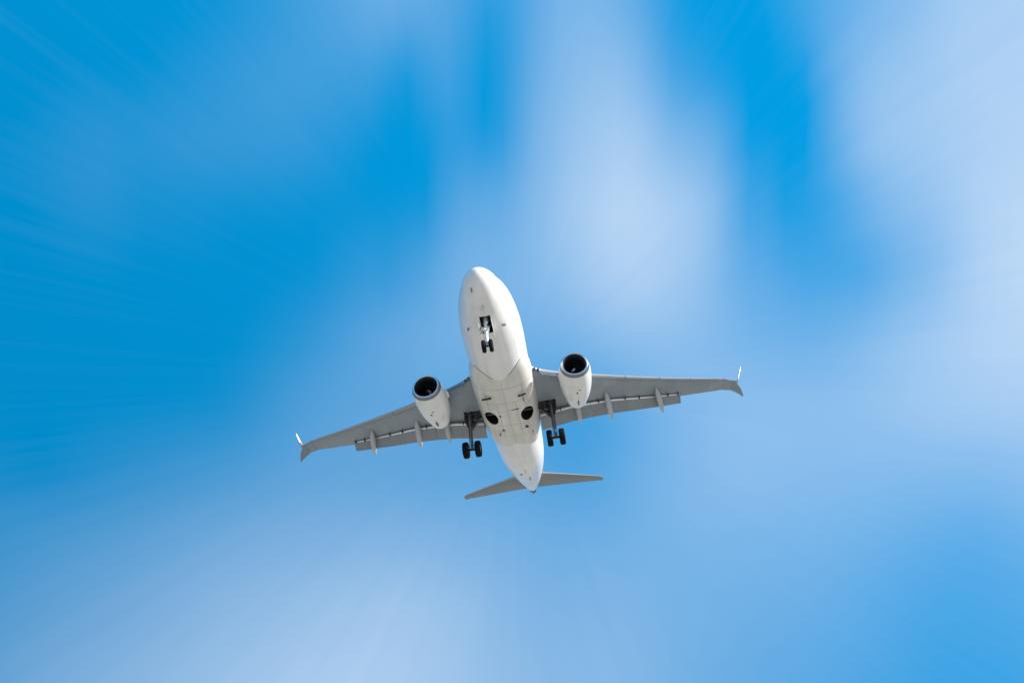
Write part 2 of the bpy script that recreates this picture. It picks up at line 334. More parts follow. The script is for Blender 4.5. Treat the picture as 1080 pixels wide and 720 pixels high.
# ------------------------------------------------------------------ ground (below the picture: it throws the light onto the belly)
gm, t, b = bsdf('dry_grass_field', (0.40, 0.35, 0.25), 0.95, 0, 0, 0.2)
o_, x_, y_, z_ = objco(t)
gn = noise(t, o_, 0.035, 6.0, 0.6); gn2 = noise(t, o_, 1.7, 4.0, 0.6)
gc = mixc(t, gn, (0.385, 0.345, 0.29), (0.315, 0.29, 0.245)); gc = mixc(t, mth(t, 'MULTIPLY', gn2, 0.35), gc, (0.40, 0.355, 0.30))
t.links.new(gc, b.inputs['Base Color'])
bm = bmesh.new()
for r_ in range(1): bmesh.ops.create_circle(bm, cap_ends=True, segments=96, radius=26000)
g = make('ground', bm, gm); g['kind'] = 'structure'

# ------------------------------------------------------------------ materials of the airliner
def seam_frames(t, o, x, y, z): return every(t, x, 1.6, 0.011, 0.35)
def seam_laps(t, o, x, y, z):
    lo = mth(t, 'LESS_THAN', z, 0.2)
    a_ = line(t, mth(t, 'ABSOLUTE', y), 0.92, 0.010)
    return mth(t, 'MULTIPLY', mth(t, 'MAXIMUM', a_, line(t, z, -0.85, 0.010)), lo)
def seam_doors(t, o, x, y, z):                     # cargo and equipment hatches outlined on the lower skin
    def frame(x0, x1, c_, c0, c1, w=0.014):
        inx = between(t, x, x0, x1); inc = between(t, c_, c0, c1)
        ex = mth(t, 'MAXIMUM', line(t, x, x0, w), line(t, x, x1, w)); ec = mth(t, 'MAXIMUM', line(t, c_, c0, w), line(t, c_, c1, w))
        return mth(t, 'MAXIMUM', mth(t, 'MULTIPLY', ex, inc), mth(t, 'MULTIPLY', ec, inx))
    low = mth(t, 'LESS_THAN', z, -0.5)
    k = frame(5.75, 6.35, y, -0.32, 0.30)
    k = mth(t, 'MAXIMUM', k, frame(20.6, 21.3, y, -0.3, 0.3))
    k2 = mth(t, 'MULTIPLY', frame(6.9, 8.15, z, -1.45, -0.35), mth(t, 'GREATER_THAN', mth(t, 'MULTIPLY', y, -1.0), 0.4))
    return mth(t, 'MAXIMUM', mth(t, 'MULTIPLY', k, low), k2)
def windows_and_door(t, c, o, x, y, z):            # cabin windows and flight-deck glazing, up on the sides
    fx = mth(t, 'ABSOLUTE', mth(t, 'SUBTRACT', mth(t, 'FRACT', mth(t, 'DIVIDE', x, 0.508)), 0.5))
    win = mth(t, 'MULTIPLY', mth(t, 'LESS_THAN', fx, 0.24), between(t, z, 0.42, 0.76))
    win = mth(t, 'MULTIPLY', win, between(t, x, 6.6, 25.4))
    ck = mth(t, 'MULTIPLY', between(t, x, 3.15, 4.75), between(t, z, 0.50, 0.98))
    ck = mth(t, 'MULTIPLY', ck, mth(t, 'GREATER_THAN', mth(t, 'ABSOLUTE', y), 0.03))
    k = mth(t, 'MAXIMUM', win, ck)
    return mixc(t, k, c, (0.015, 0.018, 0.022))
M_body = paint('white_fuselage_paint', (0.80, 0.785, 0.765), 0.32, 0.30, ((seam_frames, 0.10), (seam_laps, 0.10), (seam_doors, 0.22)), 0.5, windows_and_door)
def fair_panels(t, o, x, y, z):
    ay = mth(t, 'ABSOLUTE', y)
    k = line(t, ay, 0.62, 0.013)
    k = mth(t, 'MAXIMUM', mth(t, 'MULTIPLY', k, between(t, x, 12.1, 16.3)), mth(t, 'MULTIPLY', line(t, y, 0.02, 0.011), between(t, x, 10.0, 17.6)))
    for px, lo, hi in ((12.1, 0.0, 1.25), (13.0, 0.0, 0.62), (14.75, 0.0, 1.55), (15.55, 0.35, 1.3), (16.3, 0.0, 1.7), (10.6, 0.0, 1.8)):
        k = mth(t, 'MAXIMUM', k, mth(t, 'MULTIPLY', line(t, x, px, 0.016), between(t, ay, lo, hi)))
    k = mth(t, 'MAXIMUM', k, mth(t, 'MULTIPLY', line(t, ay, 1.22, 0.013), between(t, x, 10.6, 13.2)))
    return k
M_fair = paint('warm_white_fairing_paint', (0.69, 0.665, 0.62), 0.40, 0.42, ((fair_panels, 0.62),), 0.25)
def wing_panels(t, o, x, y, z):
    ay = mth(t, 'ABSOLUTE', y)
    sw = mth(t, 'SUBTRACT', x, mth(t, 'MULTIPLY', ay, 0.47))
    k = mth(t, 'MAXIMUM', line(t, sw, 10.55, 0.016), line(t, mth(t, 'SUBTRACT', x, mth(t, 'MULTIPLY', ay, 0.36)), 12.75, 0.014))
    k = mth(t, 'MAXIMUM', k, every(t, ay, 1.9, 0.012, 0.4))
    le = mth(t, 'SUBTRACT', x, mth(t, 'MULTIPLY', ay, 0.5345))
    k = mth(t, 'MAXIMUM', k, mth(t, 'MULTIPLY', line(t, le, 9.95, 0.035), between(t, ay, 5.6, 15.9)))
    # oval access panels along the tank
    fy = mth(t, 'SUBTRACT', mth(t, 'FRACT', mth(t, 'DIVIDE', ay, 0.95)), 0.5)
    ex = mth(t, 'DIVIDE', mth(t, 'SUBTRACT', mth(t, 'SUBTRACT', x, mth(t, 'MULTIPLY', ay, 0.43)), 11.95), 0.20)
    ey = mth(t, 'DIVIDE', fy, 0.26)
    rr_ = mth(t, 'ADD', mth(t, 'MULTIPLY', ex, ex), mth(t, 'MULTIPLY', ey, ey))
    k = mth(t, 'MAXIMUM', k, mth(t, 'MULTIPLY', between(t, rr_, 0.78, 1.0), between(t, ay, 5.5, 15.5)))
    return k
M_wing = paint('grey_wing_paint', (0.232, 0.268, 0.298), 0.42, 0.20, ((wing_panels, 0.38),), 0.1, None, (0.5, 1.2, 1.0), (0.125, 0.138, 0.15), 0.16)
M_flap = paint('grey_flap_paint', (0.232, 0.250, 0.265), 0.45, 0.30, ((lambda t, o, x, y, z: every(t, y, 1.31, 0.016, 0.2), 0.35),), 0.1, None, (0.6, 1.5, 1.0), (0.15, 0.145, 0.15), 0.14)
M_pod = paint('pale_grey_track_fairing_paint', (0.43, 0.455, 0.47), 0.42, 0.22, (), 0.1, None, (0.8, 2, 2), (0.2, 0.18, 0.16))
M_tail = paint('grey_stabilizer_paint', (0.185, 0.192, 0.20), 0.42, 0.16, ((lambda t, o, x, y, z: line(t, mth(t, 'SUBTRACT', x, mth(t, 'MULTIPLY', mth(t, 'ABSOLUTE', y), 0.42)), 30.55, 0.016), 0.5),), 0.1, None, (0.5, 1.2, 1.0), (0.17, 0.155, 0.14))
def cowl_seams(t, o, x, y, z):
    k = mth(t, 'MAXIMUM', line(t, x, 10.62, 0.012), line(t, x, 11.95, 0.014))
    ay = mth(t, 'SUBTRACT', mth(t, 'ABSOLUTE', y), 4.65)
    k2 = mth(t, 'MULTIPLY', line(t, ay, 0.0, 0.014), mth(t, 'MULTIPLY', between(t, x, 10.62, 12.6), mth(t, 'LESS_THAN', z, -2.2)))
    return mth(t, 'MAXIMUM', k, k2)
M_cowl = paint('white_cowl_paint', (0.785, 0.77, 0.75), 0.30, 0.20, ((cowl_seams, 0.40),), 0.45, None, (0.5, 2.5, 2.5))
M_metal = bsdf('polished_lip_metal', (0.66, 0.68, 0.70), 0.20, 1.0)[0]
M_lipdark = bsdf('dark_lip_metal', (0.20, 0.215, 0.23), 0.38, 0.75)[0]  # darker metal for the outer band of the inlet lip
M_slat = bsdf('bare_slat_metal', (0.33, 0.35, 0.37), 0.40, 0.35)[0]
M_bright = bsdf('bare_flap_nose_metal', (0.84, 0.86, 0.88), 0.30, 0.35)[0]
M_steel = bsdf('gear_steel', (0.15, 0.155, 0.165), 0.45, 0.4)[0]
M_chrome = bsdf('chrome_piston', (0.75, 0.76, 0.78), 0.15, 1.0)[0]
M_gearw = bsdf('white_gear_paint', (0.72, 0.73, 0.73), 0.35, 0.0, 0.3)[0]
M_dgear = bsdf('dark_gear_metal', (0.030, 0.031, 0.034), 0.5, 0.2, 0, 0.3)[0]
M_vent = bsdf('grey_vent_metal', (0.17, 0.17, 0.18), 0.5, 0.2)[0]
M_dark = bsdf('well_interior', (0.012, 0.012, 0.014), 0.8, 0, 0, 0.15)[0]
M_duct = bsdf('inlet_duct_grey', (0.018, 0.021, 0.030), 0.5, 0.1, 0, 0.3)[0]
M_fan = bsdf('titanium_fan_blades', (0.035, 0.04, 0.055), 0.35, 0.6)[0]
M_spin = bsdf('spinner_black', (0.02, 0.022, 0.03), 0.3)[0]
M_spinw = bsdf('spinner_white_spiral', (0.80, 0.80, 0.80), 0.3)[0]
M_hot = bsdf('exhaust_metal', (0.26, 0.24, 0.22), 0.38, 0.9)[0]
M_rim = bsdf('wheel_rim_metal', (0.30, 0.31, 0.32), 0.4, 0.7)[0]
M_red = bsdf('red_paint', (0.30, 0.02, 0.05), 0.35, 0, 0.4)[0]
M_redg = bsdf('red_lamp_glass', (0.50, 0.02, 0.02), 0.1, 0, 0.6)[0]
M_greeng = bsdf('green_lamp_glass', (0.02, 0.22, 0.08), 0.1, 0, 0.6)[0]
M_glass = bsdf('lamp_glass', (0.05, 0.055, 0.06), 0.06, 0, 0.6)[0]
M_winglet = paint('white_winglet_paint', (0.80, 0.80, 0.79), 0.30, 0.08, (), 0.5)
tm, t, b = bsdf('tyre_rubber', (0.0075, 0.0078, 0.009), 0.8, 0, 0, 0.12)
o_, x_, y_, z_ = objco(t)
t.links.new(mth(t, 'MULTIPLY_ADD', noise(t, o_, 5.0, 4.0), 0.2, 0.7), b.inputs['Roughness'])
M_tyre = tm
M_apu = bsdf('apu_exhaust_metal', (0.13, 0.17, 0.20), 0.4, 0.7)[0]

# ------------------------------------------------------------------ the airliner
plane = bpy.data.objects.new('airliner', None); COL.objects.link(plane)
plane.matrix_world = AIR; plane.empty_display_size = 2
plane['label'] = 'white twin-engine jet airliner with grey wings and lowered landing gear, flying overhead'
plane['category'] = 'airplane'

# --- fuselage: station, half width, top, bottom, height of the widest line
X0 = 2.05
FUS = [(0.00, 0.03, -0.36, -0.42, -0.39), (0.05, 0.24, -0.15, -0.63, -0.39), (0.18, 0.45, 0.04, -0.84, -0.38), (0.42, 0.68, 0.24, -1.06, -0.36),
       (0.78, 0.89, 0.45, -1.26, -0.32), (1.20, 1.03, 0.68, -1.40, -0.27), (1.70, 1.23, 1.10, -1.57, -0.21), (2.30, 1.42, 1.52, -1.72, -0.14),
       (3.00, 1.59, 1.80, -1.84, -0.08), (4.00, 1.75, 1.95, -1.94, -0.03), (5.00, 1.84, 2.00, -1.99, 0.0), (6.20, 1.88, 2.00, -2.00, 0.0),
       (16.4, 1.88, 2.00, -2.00, 0.0), (18.4, 1.87, 2.00, -1.93, 0.02), (20.2, 1.81, 2.00, -1.68, 0.12), (22.2, 1.66, 1.99, -1.24, 0.30),
       (24.2, 1.43, 1.96, -0.72, 0.52), (26.2, 1.13, 1.89, -0.17, 0.76), (27.8, 0.83, 1.77, 0.27, 0.96), (29.0, 0.57, 1.64, 0.58, 1.07), (30.0, 0.30, 1.46, 0.86, 1.15)]
def fus_ring(s, n=112, grow=0.0):
    w_, zt, zb, zc = lerp_table(FUS, s); r = []
    for j in range(n):
        k = 2 * math.pi * j / n; cy, sz = math.cos(k), math.sin(k)
        r.append((X0 + s, (w_ + grow) * cy, zc + ((zt - zc) if sz > 0 else (zc - zb)) * sz + grow * sz))
    return r
bm = bmesh.new()
st = [0.0, 0.02, 0.06, 0.12, 0.2, 0.3, 0.45, 0.6, 0.8, 1.0, 1.2, 1.45, 1.7, 2.0, 2.3] + [2.3 + 0.35 * i for i in range(1, 79)] + [29.7, 30.0]
add_loft(bm, [fus_ring(s) for s in st])
fus = make('fuselage', bm, [M_body, M_dark], plane, 40)

# --- wing-to-body fairing
bm = bmesh.new()
FR = [(8.55, 1.50, -1.60), (9.2, 1.80, -1.86), (9.9, 1.95, -2.02), (10.8, 2.02, -2.12), (12.0, 2.05, -2.17), (14.5, 2.05, -2.18), (16.0, 2.01, -2.15), (17.0, 1.94, -2.08), (17.9, 1.84, -1.96), (18.6, 1.70, -1.78)]
rings = []
xs = [8.55 + 0.15 * i for i in range(68)]
for x in xs:
    w_, zb = lerp_table(FR, x); ring = []
    for j in range(73):
        k = math.pi * j / 72; cy, sz = math.cos(k), math.sin(k)
        e = 2 / 2.45
        ring.append((x, w_ * math.copysign(abs(cy) ** e, cy), -0.62 + (zb + 0.62) * abs(sz) ** e))
    ring += [(x, -w_ * 0.8, -0.5), (x, w_ * 0.8, -0.5)]
    rings.append(ring)
add_loft(bm, rings)
fair = make('belly_fairing', bm, [M_fair, M_dark], plane, 40)

# wheel wells: two round openings in the belly, and the nose gear bay
WELLX, WELLY = 13.90, 1.22
for s in (1, -1):
    for o_, r_, zt in ((fus, 0.665, -0.70), (fair, 0.645, -0.40)):
        bm = bmesh.new(); add_lathe(bm, [(-2.9, 0.001), (-2.9, r_), (zt, r_), (zt, 0.001)], (WELLX, s * WELLY, 0), 'Z', 44)
        for v_ in bm.verts: v_.co.x = WELLX + (v_.co.x - WELLX) * 1.18; v_.co.y = s * WELLY + (v_.co.y - s * WELLY) * 0.68
        bmesh.ops.remove_doubles(bm, verts=bm.verts, dist=0.01)
        carve(o_, bm, M_dark, 40)
bm = bmesh.new(); add_box(bm, (4.86, 0, -1.9), (1.18, 0.60, 1.5)); carve(fus, bm, M_dark, 40)
def fairing_edge():                                # where the fairing comes out of the fuselage skin
    pts = []
    for j in range(9, 64):
        k = math.pi * j / 72; cy, sz = math.cos(k), math.sin(k); e = 2 / 2.45; x = 8.6
        while x < 12.5:
            w_, zb = lerp_table(FR, x); fw, ft, fb, fz = lerp_table(FUS, x - X0)
            p = (w_ * math.copysign(abs(cy) ** e, cy), -0.62 + (zb + 0.62) * abs(sz) ** e)
            if (p[0] / fw) ** 2 + ((p[1] - fz) / (fz - fb)) ** 2 > 1.0: break
            x += .01
        pts.append((x, p[0], p[1]))
    return pts
ed = fairing_edge()
for part_ in (ed[4:24], ed[32:51]):
    bm = bmesh.new(); add_tube(bm, part_, 0.022, 8); make('fairing_seal', bm, bsdf('seal_grey', (0.10, 0.10, 0.105), 0.6)[0], fair)
for s in (1, -1):                                   # dark tyre seal ring inside each well
    bm = bmesh.new(); add_lathe(bm, [(0.0, 0.44), (-0.05, 0.46), (-0.05, 0.36), (0.0, 0.34)], (WELLX, s * WELLY, -1.15), 'Z', 32)
    make('wheel_well_seal', bm, M_dgear, fair)
    bm = bmesh.new()
    for k in range(4): add_tube(bm, [(WELLX - .75, s * (WELLY - .3 + .2 * k), -1.0 - .1 * k), (WELLX + .1 * k, s * (WELLY - .25 + .18 * k), -1.25), (WELLX + .8, s * (WELLY - .35 + .2 * k), -.95)], .035, 8)
    add_tube(bm, [(WELLX + .35, s * (WELLY - .6), -1.45), (WELLX + .35, s * (WELLY + .6), -1.40)], .06, 10)
    make('wheel_well_pipes', bm, M_steel, fair)

# small things on the lower skin
def blade(x, y, z, h, c_):
    bm = bmesh.new()
    add_loft(bm, [[(x + dx * k_ + sh, y + dy * k_, zz) for dx, dy in ((0, 0), (c_ * .35, .022), (c_, 0), (c_ * .35, -.022))] for zz, k_, sh in ((z + 0.08, 1, 0), (z - h * .6, .8, c_ * .35), (z - h, .55, c_ * .6))])
    make('antenna', bm, M_vent, fus)
blade(3.55, -0.03, -1.60, 0.26, 0.28); blade(22.6, -0.05, -1.66, 0.3, 0.34)
for x, y, z, sx, sy in ((2.75, 0.40, -1.13, .22, .05), (5.2, 1.08, -1.60, .10, .10), (5.15, -0.93, -1.72, .05, .24), (25.6, -0.22, -0.98, .42, .07), (23.9, 0.35, -1.28, .07, .2)):
    bm = bmesh.new(); add_box(bm, (x, y, z), (sx, sy, 0.16), None, 0, 0.012); make('skin_vent', bm, M_vent, fus)
for x, y, sx, sy, rz in ((11.35, 1.16, .13, .62, 0), (11.45, -1.13, .10, .56, -.35), (13.55, 0.60, .18, .10, 0), (15.35, 0.62, .10, .2, 0), (15.3, -1.02, .16, .22, 0), (12.95, -0.48, .05, .5, 0), (15.9, 0.95, .3, .06, 0), (16.1, -1.35, .5, .05, 0.1), (11.9, -1.16, .55, .04, 0)):
    bm = bmesh.new(); add_box(bm, (x, y, -2.145), (sx, sy, 0.075), Matrix.Rotation(rz, 3, 'Z'), 0, 0.01); make('air_vent', bm, M_dgear, fair)

# --- wings
def wz(y): return -1.13 + 0.1051 * (y - 1.88) + 1.05 * (y / 17.0) ** 2
W_LE = [(1.2, 9.55), (1.6, 10.0), (2.0, 10.48), (2.5, 10.93), (3.2, 11.38), (4.0, 11.84), (5.0, 12.37), (6.3, 13.05), (11.3, 15.72), (16.4, 18.45)]
W_TE = [(1.2, 16.95), (1.88, 16.9), (5.8, 16.78), (8.5, 17.45), (13.2, 18.92), (16.4, 19.92)]
W_CV = [(1.2, 15.62), (4.15, 15.56), (5.8, 15.82), (7.4, 16.18), (12.85, 18.28)]
FLAP_END = 12.78
UP = [0, .004, .012, .025, .05, .09, .15, .25, .4, .55, .68, .8, .9, 1.0]
def thick(t_, tc): return 5 * tc * (0.2969 * math.sqrt(t_) - 0.126 * t_ - 0.3516 * t_ ** 2 + 0.2843 * t_ ** 3 - 0.1036 * t_ ** 4)
def tcf(y): return lin([(1.2, .135), (4.8, .125), (16.4, .10)], y)[0]
def wing_section(s, y, cove):
    xl = lerp_table(W_LE, y)[0]; xt = lin(W_TE, y)[0]; c_ = xt - xl; tc = tcf(y)
    zc = wz(y) + 0.40 * tc * c_
    fc = (lin(W_CV, y)[0] - xl) / c_; up, lo = [], []
    for f_ in UP:
        k = f_ if f_ < 0.99 else 0.9999
        cam_ = 0.06 * k * (1 - k)
        up.append((xl + c_ * k, s * y, zc + c_ * (thick(k, tc) + cam_)))
    lower = [.004, .012, .025, .05, .09, .15, .25, .4, .55]
    if cove:
        lo = [(min(k, fc - .01 * (len(lower) - j)), 0) for j, k in enumerate(lower)] + [(fc, 0), (fc + .002, 1), ((fc + 1) / 2, 1), (.94, 1)]
    else:
        lo = [(k, 0) for k in lower] + [(.66, 0), (.76, 0), (.88, 0), (.95, 0)]
    lows = []
    for k, lift in lo:
        cam_ = 0.06 * k * (1 - k)
        z = zc + c_ * (-thick(k, tc) * .85 + cam_ * .6)
        if lift: z = max(zc + c_ * (thick(k, tc) + cam_) - 0.05, z + 0.001)
        lows.append((xl + c_ * k, s * y, z))
    return list(reversed(up)) + lows
def wing_low(y, x):                                  # height of the lower skin
    xl = lerp_table(W_LE, y)[0]; c_ = lin(W_TE, y)[0] - xl; tc = tcf(y); k = min(max((x - xl) / c_, 0.001), .999)
    return wz(y) + 0.40 * tc * c_ + c_ * (-thick(k, tc) * .85 + 0.06 * k * (1 - k) * .6)

def make_wing(s):
    bm = bmesh.new()
    ys = [1.2, 1.45, 1.7, 2.0, 2.3, 2.6, 3.0, 3.5, 4.0, 4.8, 5.8, 6.3, 7.4, 8.6, 10.0, 11.4, 12.4, FLAP_END]
    rings = [wing_section(s, y, True) for y in ys] + [wing_section(s, y, False) for y in (FLAP_END + 0.02, 13.4, 14.4, 15.4, 16.0, 16.4)]
    fs = add_loft(bm, rings)
    nu = len(UP)
    for f_, i in fs:                                 # bare-metal leading edge
        if nu - 4 <= i <= nu + 1: f_.material_index = 1
    w_ = make('wing', bm, [M_wing, M_slat, M_dark], plane, 30)
    # opening for the main gear leg in the lower skin behind the spar
    bm = bmesh.new()
    add_loft(bm, [[(14.22, s * 1.6, z), (14.30, s * 3.25, z), (15.15, s * 3.25, z), (15.45, s * 1.6, z)] for z in (-3.0, -0.78)])
    carve(w_, bm, M_dark, 30)
    return w_

def make_slats(s, w_):
    for y0, y1 in ((5.75, 8.25), (8.30, 10.85), (10.90, 13.35), (13.40, 15.85)):
        bm = bmesh.new(); rings = []
        for y in [y0 + (y1 - y0) * q / 4 for q in range(5)]:
            xl = lerp_table(W_LE, y)[0]; c_ = lin(W_TE, y)[0] - xl; tc = tcf(y) * 1.10; zc = wz(y) + 0.40 * tcf(y) * c_ - 0.035; xo = xl - 0.11
            ring = [(xo + c_ * k, s * y, zc + c_ * (thick(k, tc) + .06 * k)) for k in (.16, .11, .07, .04, .02, .008, 0)]
            ring += [(xo + c_ * k, s * y, zc - c_ * thick(k, tc) * .9) for k in (.008, .02, .035, .05)]
            ring += [(xo + c_ * k, s * y, zc + c_ * (thick(k, tc) * e)) for k, e in ((.05, -.4), (.06, .3), (.10, .75))]
            rings.append(ring)
        add_loft(bm, rings); make('slat', bm, M_slat, w_, 30)

FL_LE = [(1.9, 15.52, -.10), (4.15, 15.50, -.10), (5.8, 15.78, -.10), (7.4, 16.14, -.10), (12.72, 18.24, -.08)]
FL_TE = [(1.9, 17.05, -.44), (2.8, 17.0, -.46), (4.3, 16.80, -.52), (5.8, 16.98, -.52), (7.3, 17.25, -.52), (12.72, 18.93, -.44)]
def make_flaps(s, w_):
    for y0, y1 in ((2.02, 5.67), (5.69, 12.72)):
        bm = bmesh.new(); rings = []
        nseg = 14
        for q in range(nseg + 1):
            y = y0 + (y1 - y0) * q / nseg
            xl, zl = lin(FL_LE, y); xt, zt = lin(FL_TE, y)
            A = Vector((xl + .06, 0, wz(y) + zl + .10)); B = Vector((xt, 0, wz(y) + zt))
            d_ = B - A; nrm = Vector((-d_.z, 0, d_.x)).normalized(); c_ = d_.length
            if nrm.z < 0: nrm = -nrm
            pr = [(1, .004), (.8, .05), (.55, .10), (.3, .135), (.12, .12), (.04, .07), (0, .0), (.03, -.055), (.09, -.075), (.16, -.075), (.4, -.06), (.7, -.03), (1, -.004)]
            ring = [A + d_ * k + nrm * (h * c_) for k, h in pr]
            rings.append([(p.x, s * y, p.z) for p in ring])
        for f_, i in add_loft(bm, rings):
            if 4 <= i <= 7: f_.material_index = 1
        make('flap', bm, [M_flap, M_bright], w_, 30)
        # hinge brackets crossing the slot
        for y in ([2.5, 3.5, 4.75] if y0 < 3 else [6.3, 8.3, 9.4, 11.7, 12.55]):
            xl = lin(FL_LE, y)[0]
            bm = bmesh.new(); add_box(bm, (xl + .06, s * y, wz(y) - .06), (.40, .05, .16), None, 0, .01); make('flap_hinge', bm, M_dgear, w_)

def make_pods(s, w_):
    for (xf, yf, xt, yt, zt, wd) in ((14.75, 4.66, 17.42, 4.86, -1.30, .20), (15.12, 6.86, 18.12, 7.24, -.96, .225), (16.42, 10.66, 19.38, 11.3, -.24, .215)):
        bm = bmesh.new(); rings = []
        zf = wing_low(yf, xf)
        for q in range(19):
            k = q / 18
            x = xf + (xt - xf) * k; y = yf + (yt - yf) * k
            z = zf * (1 - k) + zt * k
            prof = max(math.sin(math.pi * k ** 0.8) ** 0.62, .03)
            zc = z - .10 * math.sin(math.pi * k); a_ = wd * prof; h_ = (.30 if k < .6 else .30 - .14 * (k - .6) / .4) * prof
            rings.append([(x, s * y + a_ * math.cos(u_), zc + h_ * math.sin(u_)) for u_ in [2 * math.pi * j / 20 for j in range(20)]])
        add_loft(bm, rings); make('flap_track_fairing', bm, M_pod, w_, 35)

def make_winglet(s, w_):
    # blended tip: each section gives leading edge, trailing edge, and the direction of its thickness
    y16 = 16.4; xl = lerp_table(W_LE, y16)[0]; xt = lin(W_TE, y16)[0]; c0 = xt - xl; z0 = wz(y16) + 0.40 * .10 * c0
    def section(le, te, nrm, tc, n=9):
        le, te, nrm = Vector(le), Vector(te), Vector(nrm).normalized(); c_ = te - le; ks = [1, .8, .55, .3, .12, .04, .01, 0]
        ring = [le + c_ * min(k, .9999) + nrm * (thick(min(k, .9999), tc) * c_.length) for k in ks] + [le + c_ * k - nrm * (thick(k, tc) * .9 * c_.length) for k in (.01, .04, .12, .3, .55, .8)]
        return [(p.x, s * p.y, p.z) for p in ring]
    bm = bmesh.new()
    S = [((18.45, 16.40, z0), (19.92, 16.40, z0), (0, -.06, 1), .10), ((18.68, 16.85, z0 - .01), (20.06, 16.85, z0 - .02), (0, -.08, 1), .10),
         ((18.86, 17.20, z0 + .0), (20.16, 17.22, z0 - .01), (0, -.2, 1), .095), ((19.02, 17.50, z0 + .08), (20.22, 17.52, z0 + .06), (0, -.6, .9), .09),
         ((19.10, 17.66, z0 + .22), (20.22, 17.68, z0 + .20), (0, -1, .6), .085)]
    fs = add_loft(bm, [section(*q) for q in S])
    o = make('wing_tip', bm, M_wing, w_, 30)
    bm = bmesh.new()
    T = [((19.10, 17.66, z0 + .22), (20.22, 17.68, z0 + .20), (0, -1, .6), .085), ((19.16, 17.78, z0 + .50), (20.18, 17.80, z0 + .50), (0, -1, .35), .13)]
    add_loft(bm, [section(*q) for q in T])
    make('winglet_band', bm, M_red if s > 0 else M_winglet, w_, 30)
    bm = bmesh.new()
    T = [((19.16, 17.78, z0 + .50), (20.18, 17.80, z0 + .50), (0, -1, .35), .13), ((19.20, 18.02, z0 + .90), (20.02, 18.02, z0 + .90), (0, -1, .32), .14),
         ((19.24, 18.22, z0 + 1.26), (19.84, 18.22, z0 + 1.26), (0, -1, .30), .15), ((19.32, 18.34, z0 + 1.50), (19.72, 18.34, z0 + 1.50), (0, -1, .30), .15)]
    add_loft(bm, [section(*q) for q in T]); make('winglet', bm, M_winglet, w_, 30)
    bm = bmesh.new()                                  # the small lower blade swept aft under the tip
    T = [((18.98, 17.24, z0 - .02), (20.18, 17.20, z0 - .04), (0, .4, 1), .07), ((19.28, 17.54, z0 - .20), (20.20, 17.46, z0 - .24), (0, .7, 1), .07),
         ((19.62, 17.74, z0 - .46), (20.18, 17.68, z0 - .50), (0, .8, 1), .07), ((20.00, 17.86, z0 - .76), (20.14, 17.84, z0 - .78), (0, .8, 1), .08)]
    add_loft(bm, [section(*q) for q in T]); make('lower_tip_blade', bm, M_wing, w_, 30)
    bm = bmesh.new()                                  # navigation lamp in the leading edge of the tip
    add_tube(bm, [(18.38, s * 16.22, z0 - .02), (18.50, s * 16.44, z0 - .02)], [.035, .03], 10)
    make('navigation_lamp', bm, M_greeng if s > 0 else M_redg, w_)
    if s < 0:
        bm = bmesh.new(); add_box(bm, (18.50, s * 15.90, z0 - .088), (.10, .55, .02), Matrix.Rotation(.49 * s, 3, 'Z')); make('red_mark', bm, M_red, w_)

def make_root_lights(s, w_):
    bm = bmesh.new()
    for k in range(2):
        y = 2.16 + .22 * k; x = lerp_table(W_LE, y)[0]
        z = wz(y) + .4 * tcf(y) * 6
        add_lathe(bm, [(-.05, .001), (-.05, .085), (.05, .10), (.14, .10), (.14, .001)], (x - .01, s * y, z - .07), 'X', 18)
    make('landing_light', bm, M_glass, w_)
    bm = bmesh.new(); rings = []                       # drooped nose flap between body and engine
    for q in range(5):
        y = 2.55 + 1.05 * q / 4; x = lerp_table(W_LE, y)[0]; z = wz(y) + .4 * tcf(y) * 5.5 - .30
        rings.append([(x - .16, s * y, z - .10), (x - .12, s * y, z - .14), (x + .22, s * y, z + .06), (x + .20, s * y, z + .09)])
    add_loft(bm, rings); make('nose_flap', bm, M_wing, w_)

wings = []
for s in (1, -1):
    w_ = make_wing(s); wings.append(w_)
    make_slats(s, w_); make_flaps(s, w_); make_pods(s, w_); make_winglet(s, w_); make_root_lights(s, w_)

